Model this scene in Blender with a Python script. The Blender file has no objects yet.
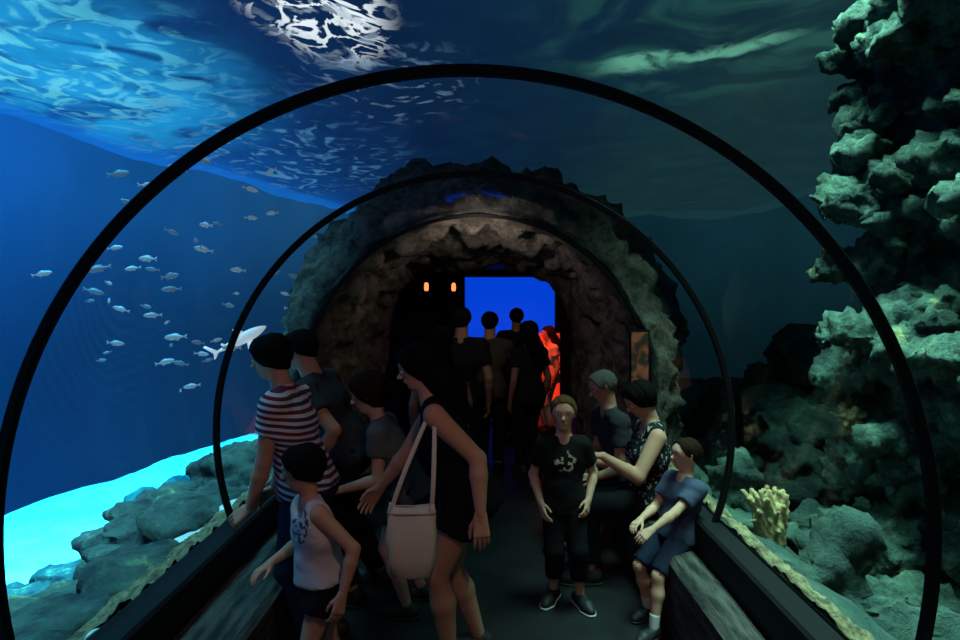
import bpy, bmesh, math, random
import numpy as np
from mathutils import Vector, noise, Matrix
random.seed(4); rng=np.random.RandomState(7)
sc=bpy.context.scene
sc.view_settings.view_transform='Standard'
COL=sc.collection
Z=np.array([0,0,1.0])
def A3(*v): return np.array(v if len(v)==3 else v[0],dtype=float)
def nrm(v):
    v=np.asarray(v,float); return v/max(1e-9,np.linalg.norm(v))
# ---------------------------------------------------------------- materials
def mat(name,base=(.5,.5,.5),rough=.6,emis=None,es=0,spec=.4,metal=0,alt=None,scale=8,bump=0,bscale=20,alt2=None,stretch=(1,1,1)):
    m=bpy.data.materials.new(name); m.use_nodes=True
    nt=m.node_tree; b=nt.nodes['Principled BSDF']
    b.inputs['Base Color'].default_value=(*base,1); b.inputs['Roughness'].default_value=rough
    b.inputs['Specular IOR Level'].default_value=spec; b.inputs['Metallic'].default_value=metal
    if emis: b.inputs['Emission Color'].default_value=(*emis,1); b.inputs['Emission Strength'].default_value=es
    tc=None
    def coords():
        nonlocal tc
        if tc is None:
            t=nt.nodes.new('ShaderNodeTexCoord'); mp=nt.nodes.new('ShaderNodeMapping'); mp.inputs['Scale'].default_value=stretch
            nt.links.new(t.outputs['Object'],mp.inputs['Vector']); tc=mp.outputs['Vector']
        return tc
    if alt:
        n=nt.nodes.new('ShaderNodeTexNoise'); n.inputs['Scale'].default_value=scale; n.inputs['Detail'].default_value=6
        n.inputs['Roughness'].default_value=.65
        nt.links.new(coords(),n.inputs['Vector'])
        r=nt.nodes.new('ShaderNodeValToRGB'); e=r.color_ramp.elements
        e[0].position=.38; e[0].color=(*base,1); e[1].position=.60; e[1].color=(*alt,1)
        if alt2:
            x=e.new(.70); x.color=(*alt2,1)
        nt.links.new(n.outputs['Fac'],r.inputs['Fac']); nt.links.new(r.outputs['Color'],b.inputs['Base Color'])
    if bump:
        n=nt.nodes.new('ShaderNodeTexNoise'); n.inputs['Scale'].default_value=bscale; n.inputs['Detail'].default_value=8
        n.inputs['Roughness'].default_value=.7
        nt.links.new(coords(),n.inputs['Vector'])
        bp=nt.nodes.new('ShaderNodeBump'); bp.inputs['Strength'].default_value=1; bp.inputs['Distance'].default_value=bump
        nt.links.new(n.outputs['Fac'],bp.inputs['Height']); nt.links.new(bp.outputs['Normal'],b.inputs['Normal'])
    return m
def nodes(m):
    m.use_nodes=True; nt=m.node_tree
    return nt,nt.nodes['Principled BSDF']
def math_n(nt,op,a,b=None,clamp=False):
    n=nt.nodes.new('ShaderNodeMath'); n.operation=op; n.use_clamp=clamp
    for i,v in enumerate((a,b)):
        if v is None: continue
        if isinstance(v,(int,float)): n.inputs[i].default_value=v
        else: nt.links.new(v,n.inputs[i])
    return n.outputs[0]
def dist_mask(nt,pos,c,r0,r1,scale=(1,1,1)):
    s=nt.nodes.new('ShaderNodeVectorMath'); s.operation='SUBTRACT'; nt.links.new(pos,s.inputs[0]); s.inputs[1].default_value=c
    q=nt.nodes.new('ShaderNodeVectorMath'); q.operation='MULTIPLY'; nt.links.new(s.outputs[0],q.inputs[0]); q.inputs[1].default_value=scale
    l=nt.nodes.new('ShaderNodeVectorMath'); l.operation='LENGTH'; nt.links.new(q.outputs[0],l.inputs[0])
    mr=nt.nodes.new('ShaderNodeMapRange'); mr.interpolation_type='SMOOTHSTEP'
    mr.inputs['From Min'].default_value=r0; mr.inputs['From Max'].default_value=r1
    mr.inputs['To Min'].default_value=1; mr.inputs['To Max'].default_value=0
    nt.links.new(l.outputs['Value'],mr.inputs['Value']); return mr.outputs['Result']
def mixc(nt,f,a,b):
    n=nt.nodes.new('ShaderNodeMix'); n.data_type='RGBA'
    if isinstance(f,(int,float)): n.inputs[0].default_value=f
    else: nt.links.new(f,n.inputs[0])
    for i,v in ((6,a),(7,b)):
        if isinstance(v,tuple): n.inputs[i].default_value=(*v,1)
        else: nt.links.new(v,n.inputs[i])
    return n.outputs[2]
def print_mat(name,base,pc,c,r,scale=30,thr=.52):
    m=mat(name,base,.85,spec=.15); nt,b=nodes(m)
    t=nt.nodes.new('ShaderNodeTexCoord'); pos=t.outputs['Object']
    n=nt.nodes.new('ShaderNodeTexNoise'); n.inputs['Scale'].default_value=scale; n.inputs['Detail'].default_value=3
    nt.links.new(pos,n.inputs['Vector'])
    g=math_n(nt,'GREATER_THAN',n.outputs['Fac'],thr)
    k=math_n(nt,'MULTIPLY',g,dist_mask(nt,pos,c,r*.85,r))
    nt.links.new(mixc(nt,k,base,pc),b.inputs['Base Color']); return m
# ---------------------------------------------------------------- mesh helpers
def obj(name,verts,faces,m=None,smooth=True,parent=None):
    me=bpy.data.meshes.new(name)
    me.from_pydata([tuple(map(float,v)) for v in verts],[],[tuple(f) for f in faces]); me.update()
    if smooth: me.polygons.foreach_set('use_smooth',[True]*len(me.polygons))
    if m: me.materials.append(m)
    o=bpy.data.objects.new(name,me); COL.objects.link(o)
    if parent: setpar(o,parent)
    return o
def setpar(o,p):
    o.parent=p; o.matrix_parent_inverse=Matrix.Translation(-Vector(p.location))
def empty(name,loc):
    e=bpy.data.objects.new(name,None); e.location=loc; e.empty_display_size=.1; COL.objects.link(e); return e
def npmesh(name,V,Q,m,parent=None):
    me=bpy.data.meshes.new(name); me.vertices.add(len(V)); me.vertices.foreach_set('co',V.astype(np.float32).ravel())
    me.loops.add(len(Q)*4); me.loops.foreach_set('vertex_index',Q.astype(np.int32).ravel())
    me.polygons.add(len(Q)); me.polygons.foreach_set('loop_start',np.arange(0,len(Q)*4,4,dtype=np.int32))
    try: me.polygons.foreach_set('loop_total',np.full(len(Q),4,dtype=np.int32))
    except Exception: pass
    me.polygons.foreach_set('use_smooth',np.ones(len(Q),dtype=bool))
    me.update(calc_edges=True); me.validate()
    me.materials.append(m)
    o=bpy.data.objects.new(name,me); COL.objects.link(o)
    if parent: setpar(o,parent)
    return o
def roughen(o,layers,seed=0):
    me=o.data; n=len(me.vertices)
    nor=[v.normal.copy() for v in me.vertices]
    for v,nn in zip(me.vertices,nor):
        d=0
        for (s,a,kind) in layers:
            p=v.co*s+Vector((seed,0,0))
            if kind=='r': d+=(noise.ridged_multi_fractal(p,.9,2.1,4,1.0,2.0)-1.1)*a
            elif kind=='v': d+=(noise.voronoi(p)[0][0]-.4)*a
            else: d+=noise.fractal(p,.8,2.1,5)*a
        v.co+=nn*d
    me.update()
def cone(a,b,ra,rb=None,k=.03,w=None,flat=1,cb=None,ca=False,sub=False):
    return dict(a=A3(a),b=A3(b),ra=ra,rb=ra if rb is None else rb,k=k,w=w,flat=flat,cb=cb,ca=ca,sub=sub)
def sdf(name,prims,h,m,parent=None,cuts=(),wr=0,wf=60,seed=0):
    FAR=.08
    lo=np.min([np.minimum(p['a']-p['ra'],p['b']-p['rb']) for p in prims if not p['sub']],axis=0)-3*h-.01
    hi=np.max([np.maximum(p['a']+p['ra'],p['b']+p['rb']) for p in prims if not p['sub']],axis=0)+3*h+.01
    n=np.ceil((hi-lo)/h).astype(int)+1
    ax=[(lo[i]+h*np.arange(n[i])).astype(np.float32) for i in range(3)]
    big=h*2.5 if h>.02 else 0; FAR=max(FAR,big*2)
    V=np.full(n,FAR,np.float32)
    for p in prims:
        l=np.minimum(p['a']-p['ra'],p['b']-p['rb'])-FAR-.01; u=np.maximum(p['a']+p['ra'],p['b']+p['rb'])+FAR+.01
        i0=np.clip(np.floor((l-lo)/h).astype(int),0,n); i1=np.clip(np.ceil((u-lo)/h).astype(int)+1,0,n)
        if np.any(i1<=i0): continue
        s=tuple(slice(i0[i],i1[i]) for i in range(3))
        a=p['a'];ba=(p['b']-a).copy()
        X=(ax[0][s[0]]-a[0])[:,None,None];Y=(ax[1][s[1]]-a[1])[None,:,None];W=(ax[2][s[2]]-a[2])[None,None,:]
        capd=None
        if p['cb'] or p['ca']:
            dn=nrm(ba)
            if p['cb']: capd=(X*dn[0]+Y*dn[1]+W*dn[2])-np.linalg.norm(ba)
            if p['ca']:
                c2=-(X*dn[0]+Y*dn[1]+W*dn[2]); capd=c2 if capd is None else np.maximum(capd,c2)
        if p['flat']!=1:
            w=p['w']; f=1/p['flat']-1
            dw=(X*w[0]+Y*w[1]+W*w[2])*f
            X=X+dw*w[0];Y=Y+dw*w[1];W=W+dw*w[2]; ba=ba+np.dot(ba,w)*f*w
        L=max(1e-9,np.dot(ba,ba))
        t=np.clip((X*ba[0]+Y*ba[1]+W*ba[2])/L,0,1) if L>1e-8 else np.zeros(np.broadcast(X,Y,W).shape)
        d=np.sqrt((X-t*ba[0])**2+(Y-t*ba[1])**2+(W-t*ba[2])**2)-(p['ra']+(p['rb']-p['ra'])*t)
        if capd is not None: d=np.maximum(d,capd)
        v=V[s]; k=p['k']
        if p['sub']:
            d=-d; hh=np.clip(.5-.5*(v-d)/k,0,1); V[s]=v*(1-hh)+d*hh+k*hh*(1-hh)
        else:
            d=np.minimum(d,FAR); hh=np.clip(.5+.5*(v-d)/k,0,1); V[s]=v*(1-hh)+d*hh-k*hh*(1-hh)
    G=np.ix_(*ax)
    if wr:
        r=np.random.RandomState(seed)
        q=0
        for i in range(5):
            f=r.randn(3)*wf*(.5+.35*i); q=q+np.sin(G[0]*f[0]+G[1]*f[1]+G[2]*f[2]+r.rand()*6+1.5*np.sin(G[2]*f[1]*.5+G[0]*f[2]*.4))/(1+.4*i)
        V=V+wr*q.astype(np.float32)
    for pt,nn in cuts:
        pt=A3(pt);nn=nrm(nn)
        V=np.maximum(V,(G[0]-pt[0])*nn[0]+(G[1]-pt[1])*nn[1]+(G[2]-pt[2])*nn[2])
    V[0]=V[-1]=FAR;V[:,0]=V[:,-1]=FAR;V[:,:,0]=V[:,:,-1]=FAR
    S=V<0; N=n; ids=[];pts=[];quads=[]
    st=np.array([N[1]*N[2],N[2],1])
    for a in range(3):
        b=(a+1)%3;c=(a+2)%3
        sl0=[slice(None)]*3;sl1=[slice(None)]*3;sl0[a]=slice(0,-1);sl1[a]=slice(1,None)
        cr=np.argwhere(S[tuple(sl0)]!=S[tuple(sl1)])
        if len(cr)==0: continue
        v0=V[tuple(cr.T)]; c1=cr.copy();c1[:,a]+=1; v1=V[tuple(c1.T)]
        P=cr.astype(np.float64);P[:,a]+=v0/(v0-v1)
        q=[]
        for db,dc in ((1,1),(0,1),(0,0),(1,0)):
            cc=cr.copy();cc[:,b]-=db;cc[:,c]-=dc
            i=cc@st; q.append(i);ids.append(i);pts.append(P)
        q=np.stack(q,1); fl=v0>0; q[fl]=q[fl][:,::-1]; quads.append(q)
    ids=np.concatenate(ids);pts=np.concatenate(pts);quads=np.concatenate(quads)
    uq,inv=np.unique(ids,return_inverse=True); inv=inv.ravel()
    cnt=np.bincount(inv); VV=np.stack([np.bincount(inv,pts[:,i])/cnt for i in range(3)],1)
    Q=np.searchsorted(uq,quads)
    return npmesh(name,VV*h+lo,Q,m,parent)
def tube(name,pts,rad,m,parent=None,seg=10,w=None,flat=1,closed=False):
    pts=[Vector(p) for p in pts]; n=len(pts); vs=[];fs=[]
    rad=rad if hasattr(rad,'__len__') else [rad]*n
    up=None
    for i,p in enumerate(pts):
        t=(pts[min(i+1,n-1)]-pts[max(i-1,0)]).normalized()
        if up is None: up=t.orthogonal().normalized()
        if w is not None: up=(Vector(w)-t*t.dot(Vector(w))).normalized()
        else: up=(up-t*t.dot(up)).normalized()
        s=t.cross(up)
        for j in range(seg):
            a=2*math.pi*j/seg; vs.append(p+up*math.cos(a)*rad[i]*flat+s*math.sin(a)*rad[i])
    for i in range(n-1):
        for j in range(seg):
            fs.append((i*seg+j,i*seg+(j+1)%seg,(i+1)*seg+(j+1)%seg,(i+1)*seg+j))
    fs.append(tuple(range(seg))[::-1]); fs.append(tuple((n-1)*seg+j for j in range(seg)))
    return obj(name,vs,fs,m,True,parent)
def box(name,lo,hi,m,bev=.005,parent=None):
    bm=bmesh.new(); bmesh.ops.create_cube(bm,size=1)
    for v in bm.verts:
        v.co=Vector([lo[i]+(v.co[i]+.5)*(hi[i]-lo[i]) for i in range(3)])
    if bev: bmesh.ops.bevel(bm,geom=bm.edges[:],offset=bev,segments=2,affect='EDGES')
    me=bpy.data.meshes.new(name);bm.to_mesh(me);bm.free();me.materials.append(m)
    o=bpy.data.objects.new(name,me);COL.objects.link(o)
    if parent: setpar(o,parent)
    return o
# ---------------------------------------------------------------- people
SK=dict(tan=mat('skin_tan',(.42,.20,.135),.6,spec=.2),fair=mat('skin_fair',(.55,.30,.215),.6,spec=.2),brown=mat('skin_brown',(.22,.11,.075),.6,spec=.2))
def hairm(n,c): return mat(n,c,.75,spec=.04,bump=.004,bscale=45,stretch=(1.6,1.6,.45))
HM=dict(black=hairm('hair_black',(.004,.003,.003)),brown=hairm('hair_brown',(.016,.008,.005)),
        blond=hairm('hair_blond',(.12,.058,.026)),grey=hairm('hair_grey',(.085,.075,.07)))
M_eye=mat('eye_white',(.5,.5,.5),.3);M_iris=mat('iris',(.02,.012,.01),.2);M_lip=mat('lips',(.34,.11,.09),.5)
M_shoe=mat('shoe_black',(.012,.012,.015),.6);M_sock=mat('sock_white',(.55,.55,.55),.9);M_sole=mat('shoe_sole',(.4,.4,.4),.8)
M_dsole=mat('shoe_sole_dark',(.02,.02,.02),.8)
def ik(a,b,l1,l2,pole):
    a=A3(a);b=A3(b);d=b-a;D=np.linalg.norm(d);
    if D>(l1+l2)*.998: b=a+d/D*(l1+l2)*.998; d=b-a;D=np.linalg.norm(d)
    u=d/D; x=(l1*l1-l2*l2+D*D)/(2*D); y=math.sqrt(max(0,l1*l1-x*x))
    p=np.asarray(pole,float); p=p-u*np.dot(p,u); p=nrm(p)
    return a+u*x+p*y,b
def person(name,H,pelvis,ang,spine=(0,0,1),ank=None,wri=None,hang=None,pitch=0,child=False,female=False,skin='tan',hair='short',hc='black',
           top=None,bot=None,shoe=M_shoe,sole=M_dsole,sock=None,epole=None,kpole=None,fdir=None,headoff=(0,0,0),bulk=1.0,detail=True,handdir=None):
    sk=SK[skin];hm=HM[hc];pel=A3(pelvis);E=empty(name,(pel[0],pel[1],0))
    a=math.radians(ang);F=A3(math.cos(a),math.sin(a),0);U=nrm(spine);Fc=nrm(F-U*np.dot(F,U));L=np.cross(U,Fc)
    Lh=np.cross(Z,F)
    tl=(.295 if child else .31)*H; N=pel+U*tl; shw=(.088 if child else (.094 if female else .108))*H
    hh=(.160 if child else .135)*H
    S=[N-U*.042*H+L*shw,N-U*.042*H-L*shw]
    hip=[pel+Lh*.048*H,pel-Lh*.048*H]
    ha=math.radians(ang if hang is None else hang);pt=math.radians(pitch)
    Fh=A3(math.cos(ha)*math.cos(pt),math.sin(ha)*math.cos(pt),math.sin(pt)); Lhd=nrm(np.cross(Z,Fh));Uh=np.cross(Fh,Lhd)
    un=nrm(U*.6+Z*.4); C=N+un*(.028*H+hh*.5)+Fh*.012*H+A3(headoff)
    if ank is None: ank=[pel*[1,1,0]+Lh*.052*H+Z*.045*H,pel*[1,1,0]-Lh*.052*H+Z*.045*H]
    if wri is None: wri=[None,None]
    l1=l2=(.235 if child else .242)*H
    kn=[];an=[];el=[];wr=[]
    for i in (0,1):
        kp=F if kpole is None else A3(kpole)
        k_,a_=ik(hip[i],ank[i],l1,l2,kp); kn.append(k_);an.append(a_)
        sd=1 if i==0 else -1
        w_=wri[i]
        if w_ is None: w_=S[i]-Z*.305*H+L*sd*.035*H+F*.03*H
        ep=(-F*.8-Z*.3+L*sd*.5) if epole is None else A3(epole)
        e_,w_=ik(S[i],w_,.172*H,.148*H,ep); el.append(e_);wr.append(w_)
    def torso(e=0):
        b=bulk
        P=[cone(pel-Lh*.04*H,pel+Lh*.04*H,.058*H*b+e,k=.03,w=Fc,flat=.88),
           cone(pel+U*.03*H,N-U*.12*H,.066*H*b+e,.064*H*b+e,k=.04,w=Fc,flat=.82),
           cone(N-U*.12*H-L*.038*H,N-U*.12*H+L*.038*H,.062*H*b+e,k=.04,w=Fc,flat=.84),
           cone(N-U*.065*H-L*.045*H,N-U*.065*H+L*.045*H,.044*H+e,k=.04,w=Fc,flat=.85),
           cone(S[0],N-U*.012*H,.026*H+e,.026*H+e*.6,k=.03),cone(S[1],N-U*.012*H,.026*H+e,.026*H+e*.6,k=.03)]
        for s in (1,-1): P.append(cone(pel+Lh*s*.035*H-F*.03*H-Z*.01*H,pel+Lh*s*.035*H-F*.03*H-Z*.01*H,.05*H*b+e,k=.03))
        if female and not child:
            for s in (1,-1): P.append(cone(N-U*.13*H+L*s*.04*H+Fc*.045*H,N-U*.13*H+L*s*.04*H+Fc*.045*H,.032*H+e,k=.03))
        return P
    P=torso()
    P.append(cone(N-U*.02*H,C-Uh*.22*hh-Fh*.06*hh,(.032 if child else .035)*H*(.88 if female else 1),None,k=.03))
    ab=1+(bulk-1)*1.0
    for i in (0,1):
        P+= [cone(hip[i],kn[i],.051*H*ab,.032*H*ab,k=.03),cone(kn[i],kn[i]+(an[i]-kn[i])*.35-F*.006*H,.029*H*ab,.0325*H*ab,k=.02),
             cone(kn[i]+(an[i]-kn[i])*.35-F*.006*H,an[i],.0325*H*ab,.020*H,k=.02),
             cone(S[i],el[i],.029*H*ab,.0225*H*ab,k=.025),cone(el[i],el[i]+(wr[i]-el[i])*.3,.0225*H*ab,.0235*H*ab,k=.012),cone(el[i]+(wr[i]-el[i])*.3,wr[i],.0235*H*ab,.0155*H,k=.012)]
    sdf('body',P,.0115 if detail else .016,sk,E)
    c=C
    P=[cone(c+Fh*.07*hh+Uh*.14*hh,c-Fh*.1*hh+Uh*.14*hh,.335*hh,.345*hh,k=.02),
       cone(c+Fh*.12*hh-Uh*.02*hh,c+Fh*.2*hh-Uh*.34*hh,.26*hh,.125*hh,k=.035),
       cone(c-Fh*.05*hh-Uh*.12*hh,c+Fh*.1*hh-Uh*.28*hh,.24*hh,.15*hh,k=.03),
       cone(c+Fh*.36*hh+Uh*.02*hh,c+Fh*.47*hh-Uh*.11*hh,.03*hh,.05*hh,k=.012),
       cone(c+Fh*.42*hh-Uh*.12*hh-Lhd*.04*hh,c+Fh*.42*hh-Uh*.12*hh+Lhd*.04*hh,.035*hh,k=.008),
       cone(c+Fh*.31*hh+Uh*.1*hh-Lhd*.14*hh,c+Fh*.31*hh+Uh*.1*hh+Lhd*.14*hh,.07*hh,k=.02),
       cone(c+Fh*.32*hh-Uh*.22*hh-Lhd*.05*hh,c+Fh*.32*hh-Uh*.22*hh+Lhd*.05*hh,.055*hh,k=.015),
       cone(c-Uh*.15*hh-Fh*.06*hh,N,.24*hh,(.034)*H*(.9 if female else 1),k=.02)]
    for s in (1,-1):
        P.append(cone(c+Fh*.42*hh+Uh*.01*hh+Lhd*s*.15*hh,c+Fh*.42*hh+Uh*.01*hh+Lhd*s*.15*hh,.065*hh,k=.015,sub=True))
        P.append(cone(c-Fh*.03*hh+Uh*.07*hh+Lhd*s*.355*hh,c-Fh*.01*hh-Uh*.08*hh+Lhd*s*.33*hh,.075*hh,.045*hh,k=.008,w=Lhd,flat=.5))
    sdf('head',P,.0045 if detail else .009,sk,E)
    if detail:
        for s,nm in ((1,'eye_left'),(-1,'eye_right')):
            ec=c+Fh*.335*hh+Uh*.015*hh+Lhd*s*.145*hh
            sdf(nm,[cone(ec,ec,.055*hh,k=.001)],.002,M_eye,E)
            sdf(nm+'_iris',[cone(ec+Fh*.03*hh,ec+Fh*.03*hh,.033*hh,k=.001)],.0015,M_iris,E)
            sdf('brow_'+nm[4:],[cone(ec+Fh*.04*hh+Uh*.095*hh-Lhd*.07*hh,ec+Fh*.03*hh+Uh*.1*hh+Lhd*.06*hh,.020*hh,k=.001)],.002,hm,E)
        mc=c+Fh*.37*hh-Uh*.215*hh
        sdf('mouth',[cone(mc-Lhd*.085*hh-Fh*.02*hh,mc,.014*hh,.028*hh,k=.004),cone(mc,mc+Lhd*.085*hh-Fh*.02*hh,.028*hh,.014*hh,k=.004)],.002,M_lip,E)
    # hair
    short=hair in('short','grey') and not female
    t=(.028*hh if hair=='grey' else .038*hh) if short else .065*hh
    P=[cone(c+Fh*.07*hh+Uh*.15*hh,c-Fh*.11*hh+Uh*.15*hh,.335*hh+t,.355*hh+t,k=.02),
       cone(c-Fh*.14*hh+Uh*.02*hh,c-Fh*.13*hh-Uh*.17*hh,.31*hh+t,.23*hh+t,k=.03),
       cone(c+Fh*.52*hh-Uh*(.06 if short else .12)*hh,c+Fh*.62*hh-Uh*(.06 if short else .12)*hh,(.46 if short else .43)*hh,.48*hh,k=.012,sub=True)]
    low=-.06 if not female else (-.2 if hair=='short' else -.35)
    cut=[(c+Uh*low*hh,-Uh+Fh*.6)] if not female else [(c+Uh*low*hh,-Uh+Fh*.4)]
    sdf('hair',P,.0045 if detail else .009,hm,E,cuts=cut,wr=.0012,wf=120)
    if hair=='long':
        b0=c-Fh*.2*hh; b1=N-Fc*.07*H-U*.0*H; b2=N-Fc*.085*H-U*.1*H
        P=[cone(b0,b1,.32*hh,.05*H,k=.03),cone(b1,b2,.05*H,.025*H,k=.03,w=Fc,flat=.7)]
        for s in (1,-1): P.append(cone(c-Fh*.05*hh+Lhd*s*.24*hh,N+L*s*.035*H-Fc*.03*H+U*.01*H,.15*hh,.11*hh,k=.03))
        sdf('long_hair',P,.007,hm,E,wr=.0016,wf=90)
    if hair=='pony':
        b0=c-Fh*.42*hh+Uh*.12*hh;b1=b0-Fh*.2*hh-Uh*.2*hh;b2=b1-Uh*.65*hh+Fh*.05*hh
        sdf('ponytail',[cone(b0,b1,.13*hh,.15*hh,k=.02),cone(b1,b2,.15*hh,.05*hh,k=.03)],.006,hm,E,wr=.002,wf=80)
    # hands
    hl=.108*H
    for i in (0,1):
        sd=1 if i==0 else -1
        D=nrm(wr[i]-el[i])
        if handdir and handdir[i] is not None: D=nrm(handdir[i])
        hz=1-abs(D[2]); n=-L*sd*(1-hz)+(-Z)*hz*1.2; n=nrm(n-D*np.dot(n,D)); Ai=-sd*np.cross(D,n)
        W=wr[i]; P=[]
        for j,(o,ln) in enumerate(((.165,.40),(.055,.46),(-.055,.42),(-.155,.33))):
            k0=W+D*.5*hl+Ai*o*hl
            P.append(cone(W+Ai*o*.55*hl,k0,.08*hl,.062*hl,k=.012))
        P.append(cone(W-D*.06*hl,W+D*.1*hl,.0145*H,.1*hl,k=.01))
        for j,(o,ln) in enumerate(((.165,.40),(.055,.46),(-.055,.42),(-.155,.33))):
            p=W+D*.5*hl+Ai*o*hl; c0=.25+.08*j
            for q,(f,r1,r2) in enumerate(((.45,.05,.046),(.3,.046,.042),(.25,.042,.034))):
                dd=nrm(D*math.cos(c0)+n*math.sin(c0)+Ai*o*.35); e=p+dd*ln*hl*f
                P.append(cone(p,e,r1*hl,r2*hl,k=.002)); p=e;c0+=.38
        p0=W+D*.1*hl+Ai*.1*hl+n*.03*hl;p1=p0+nrm(D*.7+Ai*.6+n*.3)*.24*hl;p2=p1+nrm(D*.9+Ai*.25+n*.35)*.17*hl;p3=p2+nrm(D*.95+Ai*.0+n*.35)*.13*hl
        P+=[cone(p0,p1,.085*hl,.062*hl,k=.01),cone(p1,p2,.058*hl,.05*hl,k=.003),cone(p2,p3,.05*hl,.04*hl,k=.002)]
        sdf('hand_left' if i==0 else 'hand_right',P,(.0032 if detail else .005),sk,E)
        fd=F if fdir is None else nrm(A3(fdir)) if not isinstance(fdir,list) else nrm(A3(fdir[i]))
        an0=an[i]; g=an0[2]-.045*H
        heel=A3(an0[0],an0[1],g+.028*H)-fd*.022*H; ball=A3(an0[0],an0[1],g+.02*H)+fd*.075*H;toe=ball+fd*.03*H-Z*.004*H
        nm='left' if i==0 else 'right'
        sdf('shoe_'+nm,[cone(heel,ball,.028*H,.03*H,k=.02),cone(ball,toe,.03*H,.022*H,k=.02),cone(heel+fd*.01*H,an0+Z*.005*H,.027*H,.026*H,k=.02,cb=True)],.005,shoe,E,cuts=[((0,0,g+.008),(0,0,-1))])
        sdf('sole_'+nm,[cone(heel-Z*.015*H,ball-Z*.01*H,.031*H,.034*H,k=.01),cone(ball-Z*.01*H,toe-Z*.01*H,.034*H,.026*H,k=.02)],.005,sole,E,cuts=[((0,0,g+.001),(0,0,-1)),((0,0,g+.014),(0,0,1))])
        if sock: sdf('sock_'+nm,[cone(an0-Z*.01*H,an0+(kn[i]-an0)*.28,.024*H,.026*H,k=.01,cb=True)],.006,sock,E)
    if bot:
        e=.009; P=torso(e)[:2]+torso(e)[6:8]
        for i in (0,1):
            f=bot['len']; lo_=bot.get('loose',.006)
            if f<=1: P.append(cone(hip[i],hip[i]+(kn[i]-hip[i])*f,.051*H*ab+e,.051*H*ab+(.032*H-.051*H)*f+e+lo_,k=.025,cb=True))
            else:
                P.append(cone(hip[i],kn[i],.051*H*ab+e,.035*H*ab+e+.003,k=.025)); P.append(cone(kn[i],kn[i]+(an[i]-kn[i])*(f-1),.0355*H*ab+e+.003,.031*H+e+.004,k=.02,cb=True))
        sdf('bottoms',P,.0105,bot['mat'],E,cuts=[(pel+U*.05*H,U)],wr=.0014,wf=45,seed=3)
    if top:
        e=.018; P=torso(e)
        sl=top['sleeve']
        cuts=[(N+U*.006*H,U)]
        if sl>0:
            for i in (0,1):
                if sl<=1: P.append(cone(S[i],S[i]+(el[i]-S[i])*sl,.028*H*ab+e,.026*H*ab+e+.004,k=.03,cb=True))
                else: P+= [cone(S[i],el[i],.029*H*ab+e,.025*H+e,k=.03),cone(el[i],el[i]+(wr[i]-el[i])*(sl-1),.026*H+e,.018*H+e,k=.02,cb=True)]
        else:
            for s in (1,-1): cuts.append((N+L*s*shw*.92,L*s*1.0+U*.25))
        P.append(cone(N+Fc*.05*H+U*.03*H,N+Fc*.06*H,.04*H if sl>0 else .06*H,k=.01,sub=True))
        hem=top.get('hem',-.02)
        P.append(cone(pel+U*.06*H,pel+U*(hem-.03)*H,.082*H*bulk+e*.8,.093*H*bulk+e,k=.03,w=Fc,flat=.86))
        cuts.append((pel+U*hem*H,-U))
        sdf('shirt',P,.0105,top['mat'],E,cuts=cuts,wr=.0020,wf=38,seed=5)
    return E,dict(N=N,C=C,S=S,L=L,F=F,Fc=Fc,U=U,wr=wr,pel=pel)
black=mat('cloth_black',(.007,.007,.009),.95,spec=.05);dark=mat('cloth_dark',(.012,.012,.014),.95,spec=.05);grey=mat('cloth_grey',(.10,.10,.11),.9,spec=.1)
dgrey=mat('cloth_dark_grey',(.028,.027,.032),.9,spec=.1);denim=mat('cloth_denim',(.013,.018,.04),.9,spec=.1);khaki=mat('cloth_khaki',(.05,.04,.03),.9,spec=.1)
stripe=mat('cloth_striped',(.5,.5,.5),.85,spec=.1); nt,b=nodes(stripe)
t=nt.nodes.new('ShaderNodeTexCoord');sp=nt.nodes.new('ShaderNodeSeparateXYZ');nt.links.new(t.outputs['Object'],sp.inputs[0])
zz=math_n(nt,'SINE',math_n(nt,'MULTIPLY',math_n(nt,'ADD',sp.outputs['Z'],math_n(nt,'MULTIPLY',sp.outputs['X'],.2)),190.0))
g=math_n(nt,'GREATER_THAN',zz,.1)
zz2=math_n(nt,'GREATER_THAN',math_n(nt,'SINE',math_n(nt,'MULTIPLY',sp.outputs['Z'],60)),-.2)
cc=mixc(nt,zz2,(.12,.02,.04),(.04,.03,.08)); nt.links.new(mixc(nt,g,cc,(.52,.44,.48)),b.inputs['Base Color'])
person('woman_in_striped_shirt',1.66,(-.92,3.1,.85),176,(-.13,.02,.49),female=True,hc='black',
  ank=[(-.84,2.98,.075),(-.8,3.2,.075)],wri=[(-1.17,2.98,.74),(-1.17,3.3,.72)],pitch=-12,epole=(.6,-.2,-.1),headoff=(-.02,0,0),bulk=1.08,
  top=dict(mat=stripe,sleeve=.5,hem=-.02),bot=dict(mat=denim,len=1.9),handdir=[(-.8,0,-.55),(-.8,0,-.55)])
person('man_in_grey_tshirt',1.74,(-.80,3.68,.87),172,(-.26,0,.46),hc='black',
  ank=[(-.78,3.55,.078),(-.66,3.8,.078)],wri=[(-.98,3.45,.84),(-1.10,3.8,.74)],pitch=-15,epole=(.7,-.3,-.2),
  top=dict(mat=dgrey,sleeve=.55,hem=-.03),bot=dict(mat=dark,len=1.9))
person('girl_with_ponytail',1.46,(-.46,3.5,.715),178,(-.17,-.02,.42),hair='pony',hc='brown',child=True,female=True,skin='fair',
  ank=[(-.44,3.4,.066),(-.38,3.62,.066)],wri=[(-.80,3.36,.74),(-.84,3.6,.74)],pitch=-18,epole=(.4,-.1,-.7),
  top=dict(mat=grey,sleeve=.5,hem=-.05),bot=dict(mat=dgrey,len=.6))
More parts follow.
